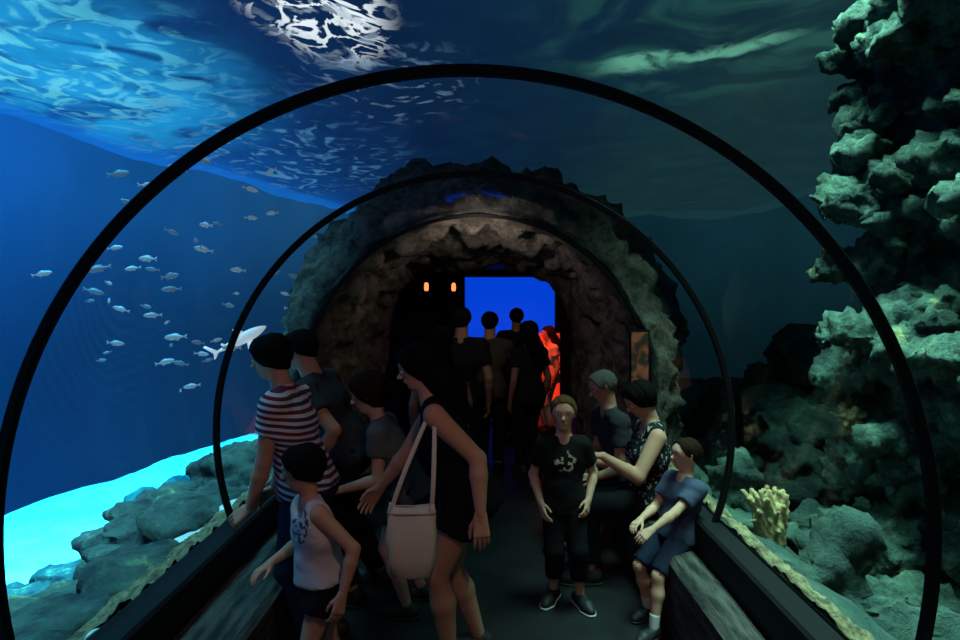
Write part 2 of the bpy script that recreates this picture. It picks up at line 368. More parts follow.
E,J=person('woman_with_shoulder_bag',1.66,(-.08,3.0,.84),184,(-.19,-.01,.46),hair='long',hc='black',female=True,skin='tan',bulk=1.12,
  ank=[(-.17,2.9,.075),(-.03,3.08,.075)],wri=[(-.02,2.74,.82),(-.56,3.18,.80)],pitch=-15,epole=(.8,0,-.5),
  top=dict(mat=black,sleeve=0,hem=-.05),bot=dict(mat=black,len=.45,loose=.018))
canvas=mat('bag_canvas',(.58,.48,.40),.9,bump=.002,bscale=80); trimm=mat('bag_trim',(.3,.24,.18),.7)
BG=empty('shoulder_bag',(-.36,2.74,.55))
bx,by,bz=-.33,2.70,.56
vs=[];fs=[];seg=24;rings=[(0,.075,.035),(.01,.088,.045),(.08,.105,.055),(.18,.112,.05),(.27,.105,.03),(.31,.10,.014),(.305,.09,.008)]
for zz_,rx,ry in rings:
    for j in range(seg):
        a=2*math.pi*j/seg;c_=math.cos(a);s_=math.sin(a)
        vs.append((bx+rx*math.copysign(abs(c_)**.5,c_)+.006*math.sin(7*a+zz_*30),by+ry*math.copysign(abs(s_)**.6,s_)+.006*math.sin(5*a+zz_*40),bz+zz_+(.018*c_*c_ if zz_>.2 else 0)))
for i in range(len(rings)-1):
    for j in range(seg): fs.append((i*seg+j,i*seg+(j+1)%seg,(i+1)*seg+(j+1)%seg,(i+1)*seg+j))
fs.append(tuple(range(seg))[::-1]);fs.append(tuple((len(rings)-1)*seg+j for j in range(seg)))
obj('bag_body',vs,fs,canvas,True,BG)
Sl=J['S'][0]; top_=Sl+Z*.058+J['L']*(-.035)
pa=Vector((bx-.09,by,bz+.30));pb=Vector((bx+.09,by,bz+.30));tp=Vector(top_)
def qb(p,q,r,n=14): return [p*(1-i/n)**2+q*2*(i/n)*(1-i/n)+r*(i/n)**2 for i in range(n+1)]
tube('strap',qb(pa,Vector((pa.x*.5+tp.x*.5-.03,by-.03,1.05)),tp)+qb(tp,Vector((pb.x*.4+tp.x*.6+.02,by-.06,1.05)),pb)[1:],.011,canvas,BG,8,w=(0,1,0),flat=.4)
tube('bag_hem',[(bx+.108*math.copysign(abs(math.cos(a))**.5,math.cos(a)),by+.03*math.copysign(abs(math.sin(a))**.6,math.sin(a)),bz+.285) for a in [2*math.pi*k/32 for k in range(33)]],.004,trimm,BG,6)
whitetank=print_mat('cloth_white_print',(.45,.38,.40),(.05,.05,.08),(-.79,2.50,.86),.085,45,.5)
person('girl_in_white_tank_top',1.19,(-.71,2.6,.60),215,(-.05,-.01,.34),hair='short',hc='black',child=True,female=True,skin='tan',
  ank=[(-.72,2.5,.054),(-.62,2.68,.054)],wri=[(-.58,2.44,.60),(-.93,2.60,.66)],hang=192,pitch=-8,bulk=1.05,
  top=dict(mat=whitetank,sleeve=0,hem=-.0),bot=dict(mat=black,len=.42,loose=.022))
teeprint=print_mat('cloth_black_print',(.007,.007,.009),(.5,.44,.36),(.47,3.46,.86),.09,38,.53)
person('boy_in_black_tshirt',1.26,(.47,3.6,.615),268,(0,-.01,.36),hair='short',hc='blond',child=True,skin='fair',
  ank=[(.56,3.55,.056),(.41,3.62,.056)],fdir=[(.35,-1,0),(-.5,-1,0)],wri=[(.61,3.54,.62),(.33,3.54,.60)],hang=262,pitch=2,
  top=dict(mat=teeprint,sleeve=.6,hem=-.06),bot=dict(mat=black,len=1.6),sole=M_sole)
dots=print_mat('cloth_black_dotted',(.010,.010,.012),(.35,.33,.33),(1.1,3.9,.9),1.2,42,.6)
person('woman_in_sleeveless_top',1.66,(1.06,3.92,.50),180,(.02,-.02,.5),hair='short',hc='black',female=True,skin='tan',bulk=1.12,
  ank=[(.67,3.82,.075),(.70,4.06,.075)],wri=[(.72,3.70,.84),(.74,4.0,.62)],hang=188,pitch=-28,epole=(.5,-.4,-.7),kpole=(-.5,0,1),headoff=(-.06,0,-.01),
  top=dict(mat=dots,sleeve=0,hem=-.02),bot=dict(mat=black,len=1.85),handdir=[(-1,-.2,.1),None])
person('man_sitting_on_bench',1.70,(1.03,4.42,.50),190,(-.12,-.02,.48),hair='grey',hc='grey',skin='tan',
  ank=[(.62,4.30,.077),(.66,4.55,.077)],wri=[(.70,4.25,.66),(.68,4.5,.66)],pitch=-20,kpole=(-.5,0,1),
  top=dict(mat=dgrey,sleeve=.6,hem=-.02),bot=dict(mat=dark,len=1.85))
bluetee=print_mat('cloth_blue_print',(.045,.055,.10),(.28,.32,.36),(.98,3.33,.72),.07,40,.5)
person('boy_sitting_on_bench',1.12,(1.08,3.40,.475),205,(.06,.01,.32),hair='short',hc='brown',child=True,skin='fair',
  ank=[(.90,3.20,.05),(.93,3.42,.05)],fdir=(-.8,-.6,0),wri=[(.88,3.19,.57),(.87,3.36,.57)],hang=190,pitch=4,kpole=(-.6,-.3,1),
  top=dict(mat=bluetee,sleeve=.6,hem=-.02),bot=dict(mat=denim,len=.95,loose=.01),sock=M_sock)
BD=dict(detail=False)
person('woman_in_dark_dress',1.62,(-.35,4.75,.82),100,(0,0,1),hair='long',hc='black',female=True,skin='brown',top=dict(mat=black,sleeve=.4,hem=-.05),bot=dict(mat=black,len=1.9),**BD)
person('man_in_black_shirt',1.76,(-.22,5.6,.90),85,hc='black',skin='brown',top=dict(mat=black,sleeve=.6,hem=-.05),bot=dict(mat=dark,len=1.9),**BD)
person('man_in_khaki_shirt',1.70,(.05,6.3,.87),80,hc='black',skin='tan',wri=[(-.1,6.6,1.2),(.25,6.6,1.2)],top=dict(mat=khaki,sleeve=.5,hem=-.05),bot=dict(mat=dark,len=1.9),**BD)
person('woman_in_dark_top',1.60,(.46,6.2,.82),120,hair='long',hc='black',female=True,skin='brown',top=dict(mat=dark,sleeve=.5,hem=-.05),bot=dict(mat=black,len=1.9),**BD)
person('man_in_dark_jacket',1.72,(.40,7.6,.88),95,hc='black',skin='tan',top=dict(mat=dark,sleeve=1.8,hem=-.05),bot=dict(mat=black,len=1.9),**BD)
person('person_under_red_light',1.46,(.88,8.2,.75),200,hair='long',hc='brown',female=True,skin='fair',top=dict(mat=mat('cloth_cream',(.7,.55,.5),.85),sleeve=.4,hem=-.05),bot=dict(mat=mat('cloth_pale',(.6,.5,.45),.85),len=1.9),**BD)
# ---------------------------------------------------------------- tunnel
AX=-.06;ZC=1.085;R=1.40
M_rib=mat('rib_black_metal',(.004,.004,.005),.5,spec=.2)
for y in (1.79,3.26,4.86,.32):
    vs=[];fs=[];n=96;a0=math.radians(-22)
    prof=[(-.016,-.011),(-.012,-.015),(.012,-.015),(.016,-.011),(.016,.011),(.012,.015),(-.012,.015),(-.016,.011)]
    for i in range(n+1):
        a=a0+(math.pi-2*a0)*i/n
        for r_,yy in prof: vs.append((AX+(R+r_)*math.cos(a),y+yy,ZC+(R+r_)*math.sin(a)))
    for i in range(n):
        for j in range(8): fs.append((i*8+j,i*8+(j+1)%8,(i+1)*8+(j+1)%8,(i+1)*8+j))
    fs.append(tuple(range(8)));fs.append(tuple(n*8+j for j in range(8))[::-1])
    obj('tunnel_rib',vs,fs,M_rib,False)
gl=bpy.data.materials.new('acrylic');gl.use_nodes=True;nt=gl.node_tree;nt.nodes.clear()
o_=nt.nodes.new('ShaderNodeOutputMaterial');tr=nt.nodes.new('ShaderNodeBsdfTransparent');go=nt.nodes.new('ShaderNodeBsdfGlossy');mx=nt.nodes.new('ShaderNodeMixShader')
tr.inputs[0].default_value=(.93,.97,1,1);go.inputs['Roughness'].default_value=.05;go.inputs[0].default_value=(.8,.85,.9,1)
fr=nt.nodes.new('ShaderNodeFresnel');fr.inputs[0].default_value=1.18
ns=nt.nodes.new('ShaderNodeTexNoise');ns.inputs['Scale'].default_value=1.3;tc=nt.nodes.new('ShaderNodeTexCoord');nt.links.new(tc.outputs['Object'],ns.inputs['Vector'])
bp=nt.nodes.new('ShaderNodeBump');bp.inputs['Distance'].default_value=.012;bp.inputs['Strength'].default_value=.6;nt.links.new(ns.outputs['Fac'],bp.inputs['Height'])
nt.links.new(bp.outputs['Normal'],go.inputs['Normal']);nt.links.new(fr.outputs[0],mx.inputs[0]);nt.links.new(tr.outputs[0],mx.inputs[1]);nt.links.new(go.outputs[0],mx.inputs[2]);nt.links.new(mx.outputs[0],o_.inputs[0])
vs=[];fs=[];n=80;a0=math.radians(-20);ys=[-1.5,0,1.79,3.26,4.9]
for y in ys:
    for i in range(n+1):
        a=a0+(math.pi-2*a0)*i/n; vs.append((AX+(R+.022)*math.cos(a),y,ZC+(R+.022)*math.sin(a)))
for k in range(len(ys)-1):
    for i in range(n): fs.append((k*(n+1)+i,k*(n+1)+i+1,(k+1)*(n+1)+i+1,(k+1)*(n+1)+i))
obj('acrylic_tunnel_window',vs,fs,gl)
M_floor=mat('floor_dark',(.007,.008,.009),.45,alt=(.014,.015,.016),scale=3,bump=.002,bscale=60)
box('floor',(-1.35,-1.5,-.1),(1.3,7.19,0),M_floor,0)
box('floor',(-1.9,7.19,-.1),(1.9,13.2,0),M_floor,0)
M_bench=mat('bench_stone',(.012,.012,.013),.7,spec=.2,alt=(.075,.068,.064),scale=7,bump=.018,bscale=9,stretch=(3,.5,3))
M_ledge=mat('ledge_black',(.007,.007,.008),.6,spec=.15,bump=.004,bscale=10,stretch=(6,.4,3))
def extr(name,prof,y0,y1,m,n=60,amp=0,parent=None):
    vs=[];fs=[];k=len(prof)
    for i in range(n+1):
        y=y0+(y1-y0)*i/n
        for (x,z) in prof:
            q=noise.noise(Vector((x*6,y*2.2,z*6)))*amp
            vs.append((x+q,y,z+q if z>0.01 else z))
    for i in range(n):
        for j in range(k): fs.append((i*k+j,(i+1)*k+j,(i+1)*k+(j+1)%k,i*k+(j+1)%k))
    fs.append(tuple(range(k)));fs.append(tuple(n*k+j for j in range(k))[::-1])
    return obj(name,vs,fs,m,False,parent)
for s,xo in ((-1,-1.37),(1,1.25)):
    x1=1.0*s; x2=xo-.09*s
    pr=[(x1,.001),(x1,.20),(x1-.01*s,.22),(x1-.01*s,.39),(x1+.02*s,.42),((x1+x2)/2,.425),(x2-.01*s,.42),(x2-.01*s,.001)]
    if s>0: pr=pr[::-1]
    extr('bench',pr,-1.4,4.8,M_bench,90,.008)
    pr=[(x2+.002*s,.001),(x2+.002*s,.58),(x2+.015*s,.595),(xo+.045*s,.595),(xo+.045*s,.001)]
    if s>0: pr=pr[::-1]
    extr('ledge',pr,-1.4,4.8,M_ledge,60,0)
M_gravel=mat('gravel_sand',(.08,.065,.04),.95,alt=(.30,.24,.13),scale=22,bump=.03,bscale=30)
def strip(name,x0,x1,y0,y1,nx,ny,zf,m):
    vs=[];fs=[]
    for i in range(nx+1):
        for j in range(ny+1):
            y=y0+(y1-y0)*j/ny
            xa=x0(y) if callable(x0) else x0
            x=xa+(x1-xa)*i/nx;vs.append((x,y,zf(x,y)))
    for i in range(nx):
        for j in range(ny): fs.append((i*(ny+1)+j,(i+1)*(ny+1)+j,(i+1)*(ny+1)+j+1,i*(ny+1)+j+1))
    return obj(name,vs,fs,m)
def nz(x,y,s,a): return noise.fractal(Vector((x*s,y*s,3.1)),1,2,5)*a
strip('gravel_bed',-1.60,-1.42,-1,4.8,10,300,lambda x,y:.60-(abs(x)-1.42)*.5+nz(x,y,9,.03)+nz(x,y,30,.02),M_gravel)
strip('gravel_bed',1.30,1.46,-1,4.8,10,300,lambda x,y:.60-(abs(x)-1.3)*.5+nz(x,y,9,.03)+nz(x,y,30,.02),M_gravel)
# ---------------------------------------------------------------- water & seabed
M_sand=mat('sand',(.42,.47,.48),.9,alt=(.75,.8,.8),scale=1.6,bump=.03,bscale=6)
def ss(t): t=max(0,min(1,t));return t*t*(3-2*t)
def zl(x,y):
    z=.48+(-1.0-.5)*ss((-x-1.5)/2.3)+nz(x,y,.8,.10)
    if y>6.9 and x>-2.3: z=min(z,-.3)
    return z
strip('seabed_sand',lambda y:-8.7+.29*y+.05,-1.56,-2,17,90,150,zl,M_sand)
M_rbed=mat('seabed_rubble',(.012,.035,.035),.9,alt=(.05,.09,.07),scale=4,bump=.05,bscale=7)
def zr(x,y):
    z=.48-.9*ss((x-1.4)/1.4)+nz(x,y,1.6,.18)
    if y>6.9 and x<2.3: z=min(z,-.3)
    return z
strip('seabed_rubble',1.42,7.4,-2,17,80,170,zr,M_rbed)
M_rock=mat('reef_rock_blue',(.015,.026,.034),.95,alt=(.07,.12,.10),scale=4,bump=.07,bscale=8,alt2=(.26,.36,.16))
P=[]
for i in range(330):
    y=random.uniform(1.6,11.5);x=random.uniform(-4.5,-1.66) ; f=(-x-1.6)/2.9
    if y<3.2 and x<-3.2: continue
    if y>6.9 and x>-2.6: continue
    if random.random()<f*.45: continue
    r=random.uniform(.10,.30)*(1+.2*f); zc=zl(x,y)+random.uniform(-.03,.06)
    d=nrm(rng.randn(3)*[1,1,.12])*r*random.uniform(.3,1.3)
    P.append(cone(A3(x,y,zc)-d,A3(x,y,zc)+d,r,r*.75,k=.02,w=nrm(A3(random.uniform(-.3,.3),random.uniform(-.3,.3),1)),flat=random.uniform(.22,.42)))
o=sdf('reef_rocks',P,.042,M_rock,None,wr=.006,wf=9)
roughen(o,[(2.2,.05,'r'),(9,.02,'f'),(5,.03,'r')],3)
M_reef=mat('reef_rock_green',(.012,.04,.037),.95,alt=(.10,.18,.14),scale=5,bump=.12,bscale=11,alt2=(.42,.42,.18))
P=[]
for i in range(480):
    y=random.uniform(1.0,4.4);z=random.uniform(-.7,4.12)
    x=2.68+.22*math.sin(z*2.1+1)+.10*math.sin(y*3)+random.uniform(-.10,.35)-.10*(z>3)+(.28 if 1.7<z<2.3 else 0)
    r=random.uniform(.05,.20);d=nrm(A3(random.uniform(.2,1),random.uniform(-1,1),random.uniform(-.6,.6)))*r*random.uniform(.2,1.3)
    P.append(cone(A3(x,y,z)-d,A3(x,y,z)+d,r,r*.6,k=.02,w=nrm(A3(random.uniform(-.8,.1),random.uniform(-.4,.4),1)),flat=random.uniform(.30,.7)))
for yy in (1,1.8,2.6,3.4,3.9): P.append(cone((3.3,yy,-.6),(3.3,yy,4.0),.6))
for (x,y,z,r) in ((2.45,3.6,3.35,.2),(2.55,3.2,3.5,.24),(2.42,3.4,3.75,.18),(2.45,3.9,2.75,.14),(2.35,2.6,3.6,.2),(2.4,3.9,.75,.18),(2.3,3.7,.35,.22),(2.2,3.3,.1,.22),(2.1,2.9,-.1,.22)):
    P.append(cone((x,y,z),(x+.5,y,z-.06),r,r*1.2,k=.05,w=nrm(A3(-.3,.1,1)),flat=.55))
o=sdf('reef_outcrop',P,.03,M_reef,None,wr=.006,wf=12)
roughen(o,[(2.4,.10,'r'),(6,.07,'r'),(13,.05,'r')],1)
P=[]
for i in range(170):
    x=random.uniform(1.7,4.6);y=random.uniform(2.5,9.5)
    if y>6.6 and x<2.5: continue
    r=random.uniform(.05,.20)
    P.append(cone((x,y,zr(x,y)),(x+random.uniform(-.2,.2),y,zr(x,y)+random.uniform(0,.3)),r,r*.6,k=.03,w=Z,flat=.6))
for i in range(90):
    x=random.uniform(2.9,4.8);y=random.uniform(5.5,8.5);z=-.4+random.random()**1.5*1.9*(1-abs(x-4.1)/1.9)
    r=random.uniform(.15,.38);P.append(cone((x,y,z),(x+random.uniform(-.3,.3),y,z-.1),r,r*.8,k=.04,w=Z,flat=.65))
M_reefd=mat('reef_rock_dim',(.010,.028,.028),.95,alt=(.04,.08,.065),scale=4,bump=.07,bscale=10,alt2=(.12,.16,.10))
o=sdf('reef_boulders',P,.045,M_reefd,None,wr=.01,wf=10)
roughen(o,[(3,.08,'r'),(8,.06,'r')],5)
M_coral=mat('coral_yellow',(.22,.15,.07),.85,alt=(.36,.27,.13),scale=30,bump=.01,bscale=50)
P=[];base=A3(1.72,3.62,.36)
for i in range(38):
    a=random.uniform(0,6.28);t=random.uniform(.0,.24);d=nrm(A3(math.cos(a)*t,math.sin(a)*t,1));l=random.uniform(.16,.29)
    s=base+A3(math.cos(a),math.sin(a),0)*.045; m1=s+d*l*.5;m2=m1+nrm(d+rng.randn(3)*.2)*l*.55
    P+=[cone(s,m1,.028,.023,k=.025),cone(m1,m2,.023,.015,k=.012),cone(m1,m1+nrm(d+rng.randn(3)*.5)*l*.35,.015,.011,k=.012)]
P.append(cone(base-Z*.12,base+Z*.04,.09,.06))
sdf('finger_coral',P,.008,M_coral,None,wr=.002,wf=80)
def brush(name,c,n,l,r):
    P=[cone(A3(c)-A3(0,0,.06),A3(c),r*2.2,r*2)]
    for i in range(n):
        d=nrm(rng.randn(3)+A3(-.5,-.4,.4)); P.append(cone(A3(c),A3(c)+d*l,r,r*.6,k=.02))
    sdf(name,P,.012,M_coral,None,wr=.003,wf=60)
brush('knobbly_coral',(2.36,3.9,1.02),16,.11,.026)
brush('knobbly_coral',(1.95,4.3,.18),12,.12,.03)
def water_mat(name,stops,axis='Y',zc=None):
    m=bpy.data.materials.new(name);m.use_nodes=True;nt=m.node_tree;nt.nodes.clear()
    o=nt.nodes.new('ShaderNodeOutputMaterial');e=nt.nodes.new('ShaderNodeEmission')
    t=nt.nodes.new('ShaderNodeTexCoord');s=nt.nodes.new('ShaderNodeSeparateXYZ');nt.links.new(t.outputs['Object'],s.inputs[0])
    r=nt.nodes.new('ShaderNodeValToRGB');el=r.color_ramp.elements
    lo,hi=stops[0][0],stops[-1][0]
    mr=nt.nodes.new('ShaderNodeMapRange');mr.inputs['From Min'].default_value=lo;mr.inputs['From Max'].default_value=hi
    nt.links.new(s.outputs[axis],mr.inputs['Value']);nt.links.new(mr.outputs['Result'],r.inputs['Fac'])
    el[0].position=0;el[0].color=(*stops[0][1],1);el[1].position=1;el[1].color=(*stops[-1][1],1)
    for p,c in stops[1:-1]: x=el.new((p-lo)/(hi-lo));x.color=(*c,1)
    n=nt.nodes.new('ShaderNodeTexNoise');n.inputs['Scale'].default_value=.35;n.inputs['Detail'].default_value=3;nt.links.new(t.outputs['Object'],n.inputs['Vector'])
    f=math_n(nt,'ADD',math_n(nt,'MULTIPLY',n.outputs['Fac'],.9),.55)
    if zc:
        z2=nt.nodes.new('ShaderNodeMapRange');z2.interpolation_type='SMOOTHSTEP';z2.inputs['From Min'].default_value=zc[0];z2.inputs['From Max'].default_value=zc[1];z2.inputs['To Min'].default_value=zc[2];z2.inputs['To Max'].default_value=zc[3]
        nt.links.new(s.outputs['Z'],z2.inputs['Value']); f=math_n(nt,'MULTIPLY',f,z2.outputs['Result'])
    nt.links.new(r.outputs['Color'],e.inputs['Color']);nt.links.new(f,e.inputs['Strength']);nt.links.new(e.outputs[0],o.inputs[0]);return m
WL=water_mat('water_blue_glow',[(0,(.003,.075,.36)),(7,(.003,.07,.31)),(10,(.004,.058,.20)),(14,(.006,.046,.12)),(20,(.005,.03,.07))],'Y',(1.0,4.4,.68,1.75))  # wall emission stands in for blue light scattered through the water
WR=water_mat('water_teal_glow',[(-5,(.003,.03,.09)),(0,(.002,.016,.035)),(2,(.002,.014,.023)),(9,(.003,.017,.022))],'X',(-1,5,.5,1.7))  # teal glow painted on the tank walls in place of water scatter
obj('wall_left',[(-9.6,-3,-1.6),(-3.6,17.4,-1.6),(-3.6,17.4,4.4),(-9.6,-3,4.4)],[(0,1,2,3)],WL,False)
obj('wall_back',[(-4,17.5,-1.6),(7.5,17.5,-1.6),(7.5,17.5,4.4),(-4,17.5,4.4)],[(0,1,2,3)],WR,False)
obj('wall_right',[(7.5,-3,-1.6),(7.5,17.5,-1.6),(7.5,17.5,4.4),(7.5,-3,4.4)],[(0,1,2,3)],WR,False)
ws=bpy.data.materials.new('water_surface_painted_light');ws.use_nodes=True;nt=ws.node_tree;nt.nodes.clear()  # emissive colour paints the light seen on the ripples
o=nt.nodes.new('ShaderNodeOutputMaterial');e=nt.nodes.new('ShaderNodeEmission');t=nt.nodes.new('ShaderNodeTexCoord');pos=t.outputs['Object']
s=nt.nodes.new('ShaderNodeSeparateXYZ');nt.links.new(pos,s.inputs[0])
r=nt.nodes.new('ShaderNodeValToRGB');mr=nt.nodes.new('ShaderNodeMapRange');mr.inputs['From Min'].default_value=-7;mr.inputs['From Max'].default_value=7
nt.links.new(s.outputs['X'],mr.inputs['Value']);nt.links.new(mr.outputs['Result'],r.inputs['Fac'])
el=r.color_ramp.elements;el[0].position=0;el[0].color=(.005,.14,.62,1);el[1].position=1;el[1].color=(.010,.040,.048,1)
for p,c in ((-4,(.006,.09,.36)),(-2.4,(.005,.042,.17)),(-.8,(.004,.024,.08)),(1,(.005,.028,.058)),(3,(.011,.045,.050))):
    x=el.new((p+7)/14);x.color=(*c,1)
def noise_n(scale,stretch,detail,dist,rot=0):
    mp=nt.nodes.new('ShaderNodeMapping');mp.inputs['Scale'].default_value=stretch;mp.inputs['Rotation'].default_value=(0,0,rot);nt.links.new(pos,mp.inputs['Vector'])
    n=nt.nodes.new('ShaderNodeTexNoise');n.inputs['Scale'].default_value=scale;n.inputs['Detail'].default_value=detail;n.inputs['Distortion'].default_value=dist
    nt.links.new(mp.outputs[0],n.inputs['Vector']);return n.outputs['Fac']
def rampf(v,a,b_):
    m_=nt.nodes.new('ShaderNodeMapRange');m_.interpolation_type='SMOOTHSTEP';m_.inputs['From Min'].default_value=a;m_.inputs['From Max'].default_value=b_
    nt.links.new(v,m_.inputs['Value']);return m_.outputs['Result']
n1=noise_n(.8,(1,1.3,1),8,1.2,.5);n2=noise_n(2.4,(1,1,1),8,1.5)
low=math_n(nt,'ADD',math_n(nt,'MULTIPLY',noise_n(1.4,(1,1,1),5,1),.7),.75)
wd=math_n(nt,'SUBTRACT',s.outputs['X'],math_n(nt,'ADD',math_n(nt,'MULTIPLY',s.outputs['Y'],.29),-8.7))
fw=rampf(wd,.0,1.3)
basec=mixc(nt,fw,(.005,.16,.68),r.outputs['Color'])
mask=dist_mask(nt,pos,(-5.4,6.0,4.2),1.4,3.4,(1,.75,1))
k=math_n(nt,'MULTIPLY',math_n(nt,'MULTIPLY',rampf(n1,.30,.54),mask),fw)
c1=mixc(nt,k,basec,(.02,.46,1.0))  # cyan patches: light through the surface, painted as emission
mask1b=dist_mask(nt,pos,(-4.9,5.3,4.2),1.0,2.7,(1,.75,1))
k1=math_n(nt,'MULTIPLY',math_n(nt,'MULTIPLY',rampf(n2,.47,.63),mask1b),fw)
c1=mixc(nt,k1,c1,(.16,.9,1.2))  # brighter painted cyan glints within the lit area
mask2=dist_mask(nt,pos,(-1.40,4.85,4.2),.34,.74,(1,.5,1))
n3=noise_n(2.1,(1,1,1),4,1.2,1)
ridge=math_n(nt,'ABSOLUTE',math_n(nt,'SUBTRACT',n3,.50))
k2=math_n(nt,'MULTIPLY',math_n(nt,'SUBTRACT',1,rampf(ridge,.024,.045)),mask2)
c2=mixc(nt,k2,c1,(1.2,1.3,1.35))  # painted white highlight lines, a light reflected on the waves
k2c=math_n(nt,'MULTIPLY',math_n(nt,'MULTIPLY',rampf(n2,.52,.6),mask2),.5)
c2=mixc(nt,k2c,c2,(.6,.75,.85))  # painted pale fill for the same highlight
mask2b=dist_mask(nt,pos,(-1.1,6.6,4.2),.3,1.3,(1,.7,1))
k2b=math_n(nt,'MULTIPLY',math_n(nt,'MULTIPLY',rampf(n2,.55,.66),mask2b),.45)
c2=mixc(nt,k2b,c2,(.3,.5,.7))  # fainter painted glints beyond the white highlight
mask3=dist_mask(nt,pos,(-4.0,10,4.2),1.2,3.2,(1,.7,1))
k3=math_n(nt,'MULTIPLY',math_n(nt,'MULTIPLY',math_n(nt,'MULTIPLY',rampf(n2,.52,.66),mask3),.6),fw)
c3=mixc(nt,k3,c2,(.12,.42,.75))  # painted blue light streaks on the far ripples
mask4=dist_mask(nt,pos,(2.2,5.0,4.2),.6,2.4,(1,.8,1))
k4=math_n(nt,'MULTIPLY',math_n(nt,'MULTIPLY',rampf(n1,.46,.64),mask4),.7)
c4=mixc(nt,k4,c3,(.03,.14,.11))  # green reflections painted into the ripple colour
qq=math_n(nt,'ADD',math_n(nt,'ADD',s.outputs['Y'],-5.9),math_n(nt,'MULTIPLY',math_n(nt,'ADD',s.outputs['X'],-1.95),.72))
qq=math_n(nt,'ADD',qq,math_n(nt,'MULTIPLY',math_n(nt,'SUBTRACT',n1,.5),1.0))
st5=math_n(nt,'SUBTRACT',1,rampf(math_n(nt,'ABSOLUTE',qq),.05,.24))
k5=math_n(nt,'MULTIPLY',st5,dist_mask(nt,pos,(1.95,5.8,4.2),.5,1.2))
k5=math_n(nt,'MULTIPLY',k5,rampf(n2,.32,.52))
c5=mixc(nt,k5,c4,(.15,.50,.34))  # painted green streak standing in for a distorted reflection
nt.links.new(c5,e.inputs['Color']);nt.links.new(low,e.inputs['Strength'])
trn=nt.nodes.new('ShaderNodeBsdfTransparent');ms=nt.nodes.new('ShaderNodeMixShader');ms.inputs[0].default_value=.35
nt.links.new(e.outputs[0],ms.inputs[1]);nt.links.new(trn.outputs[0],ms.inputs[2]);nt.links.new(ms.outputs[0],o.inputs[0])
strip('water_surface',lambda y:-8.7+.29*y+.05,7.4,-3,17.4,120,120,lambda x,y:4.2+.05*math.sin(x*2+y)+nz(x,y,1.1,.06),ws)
# ---------------------------------------------------------------- cave portal
M_cave=mat('cave_rock',(.035,.027,.021),.95,alt=(.18,.145,.115),scale=6,bump=.11,bscale=9)
prof=[(7.15,1.16),(6.9,1.14),(6.5,1.14),(6.1,1.17),(5.8,1.2),(5.5,1.27),(5.2,1.33),(4.98,1.37),(4.9,1.40),(4.84,1.46),(4.86,1.54),(4.95,1.60),(5.2,1.68),(5.6,1.80),(6.2,1.95),(6.8,2.2),(7.15,2.4)]
pp=[]
for i in range(len(prof)-1):
    for j in range(6):
        f=j/6;pp.append((prof[i][0]*(1-f)+prof[i+1][0]*f,prof[i][1]*(1-f)+prof[i+1][1]*f,i<8))
pp.append((*prof[-1],False));vs=[];fs=[]
sec=[]
for i in range(20): sec.append(('l',-.05+1.10*i/20))
for i in range(109): sec.append(('a',math.pi-math.pi*i/108))
for i in range(1,21): sec.append(('r',1.05-1.10*i/20))
def sg(v,e): return math.copysign(abs(v)**e,v)
for (y,r_,inn) in pp:
    ex=1-.35*ss((y-5.1)/1.2) if inn else 1
    for k_,v in sec:
        if k_=='l': ux,uz,x,z=-1,0,AX-r_,v
        elif k_=='r': ux,uz,x,z=1,0,AX+r_,v
        else: ux,uz=math.cos(v),math.sin(v);x,z=AX+r_*sg(ux,ex),1.05+r_*sg(uz,ex)
        flat_=4.8<y<4.98 and r_<1.5
        amp=.03 if flat_ else .16
        p=Vector((x*1.7,y*1.7,z*1.7))
        q=noise.fractal(p,.9,2,5)*amp+(noise.ridged_multi_fractal(p*2.2,.9,2.1,4,1,2)-1.1)*amp*.7
        if inn: q=max(q,-.08)
        vs.append((x+ux*q,y+(0 if y>7 else noise.noise(Vector((x*2+9,y,z*2)))*.08*(r_>1.45)),z+uz*q))
ns_=len(sec)
for i in range(len(pp)-1):
    for j in range(ns_-1): fs.append((i*ns_+j,(i+1)*ns_+j,(i+1)*ns_+j+1,i*ns_+j+1))
obj('cave_portal',vs,fs,M_cave)
M_dark=mat('room_plaster_dark',(.012,.010,.011),.85,alt=(.022,.018,.018),scale=3)
box('wall_room_left',(-2.0,7.2,0),(-1.9,13,2.45),M_dark,0);box('wall_room_right',(1.9,7.2,0),(2.0,13,2.45),M_dark,0)
box('wall_room_back',(-2,13,0),(2,13.1,2.45),M_dark,0);box('ceiling',(-2.0,7.2,2.45),(2.0,13.1,2.55),M_dark,0)
M_scr=mat('screen_blue',(0,.01,.1),.4,emis=(.0,.05,.66),es=1.0)
SCR=empty('projection_screen',(.5,12.9,1.6))
box('screen_frame',(-.47,12.93,.95),(1.55,12.99,2.34),M_rib,.01,SCR);box('screen_panel',(-.43,12.90,1.0),(1.5,12.935,2.29),M_scr,.005,SCR)
M_lan=mat('lantern_glow',(1,.3,.1),.5,emis=(1,.22,.06),es=2)
for x,y in ((-.84,8.6),(-.46,8.8)):
    LN=empty('hanging_lantern',(x,y,2.0))
    tube('lantern_glass',[(x,y,1.93),(x,y,1.95),(x,y,2.02),(x,y,2.05)],[.022,.032,.032,.02],M_lan,LN,12)
    tube('lantern_cap',[(x,y,2.05),(x,y,2.07),(x,y,2.10)],[.045,.03,.01],M_rib,LN,12)
    tube('lantern_cord',[(x,y,2.09),(x,y,2.3),(x,y,2.45)],.005,M_rib,LN,6)
    tube('lantern_base',[(x,y,1.905),(x,y,1.93)],.035,M_rib,LN,12)
M_red=mat('curtain_red_glow',(.6,.06,.03),.7,emis=(1,.05,.02),es=.6)  # emission puts the red light into the curtain itself
vs=[];fs=[]
for i in range(21):
    for j in range(2): vs.append((.78+.42*i/20,9.6+.03*math.sin(i*1.3),.02+1.25*j))
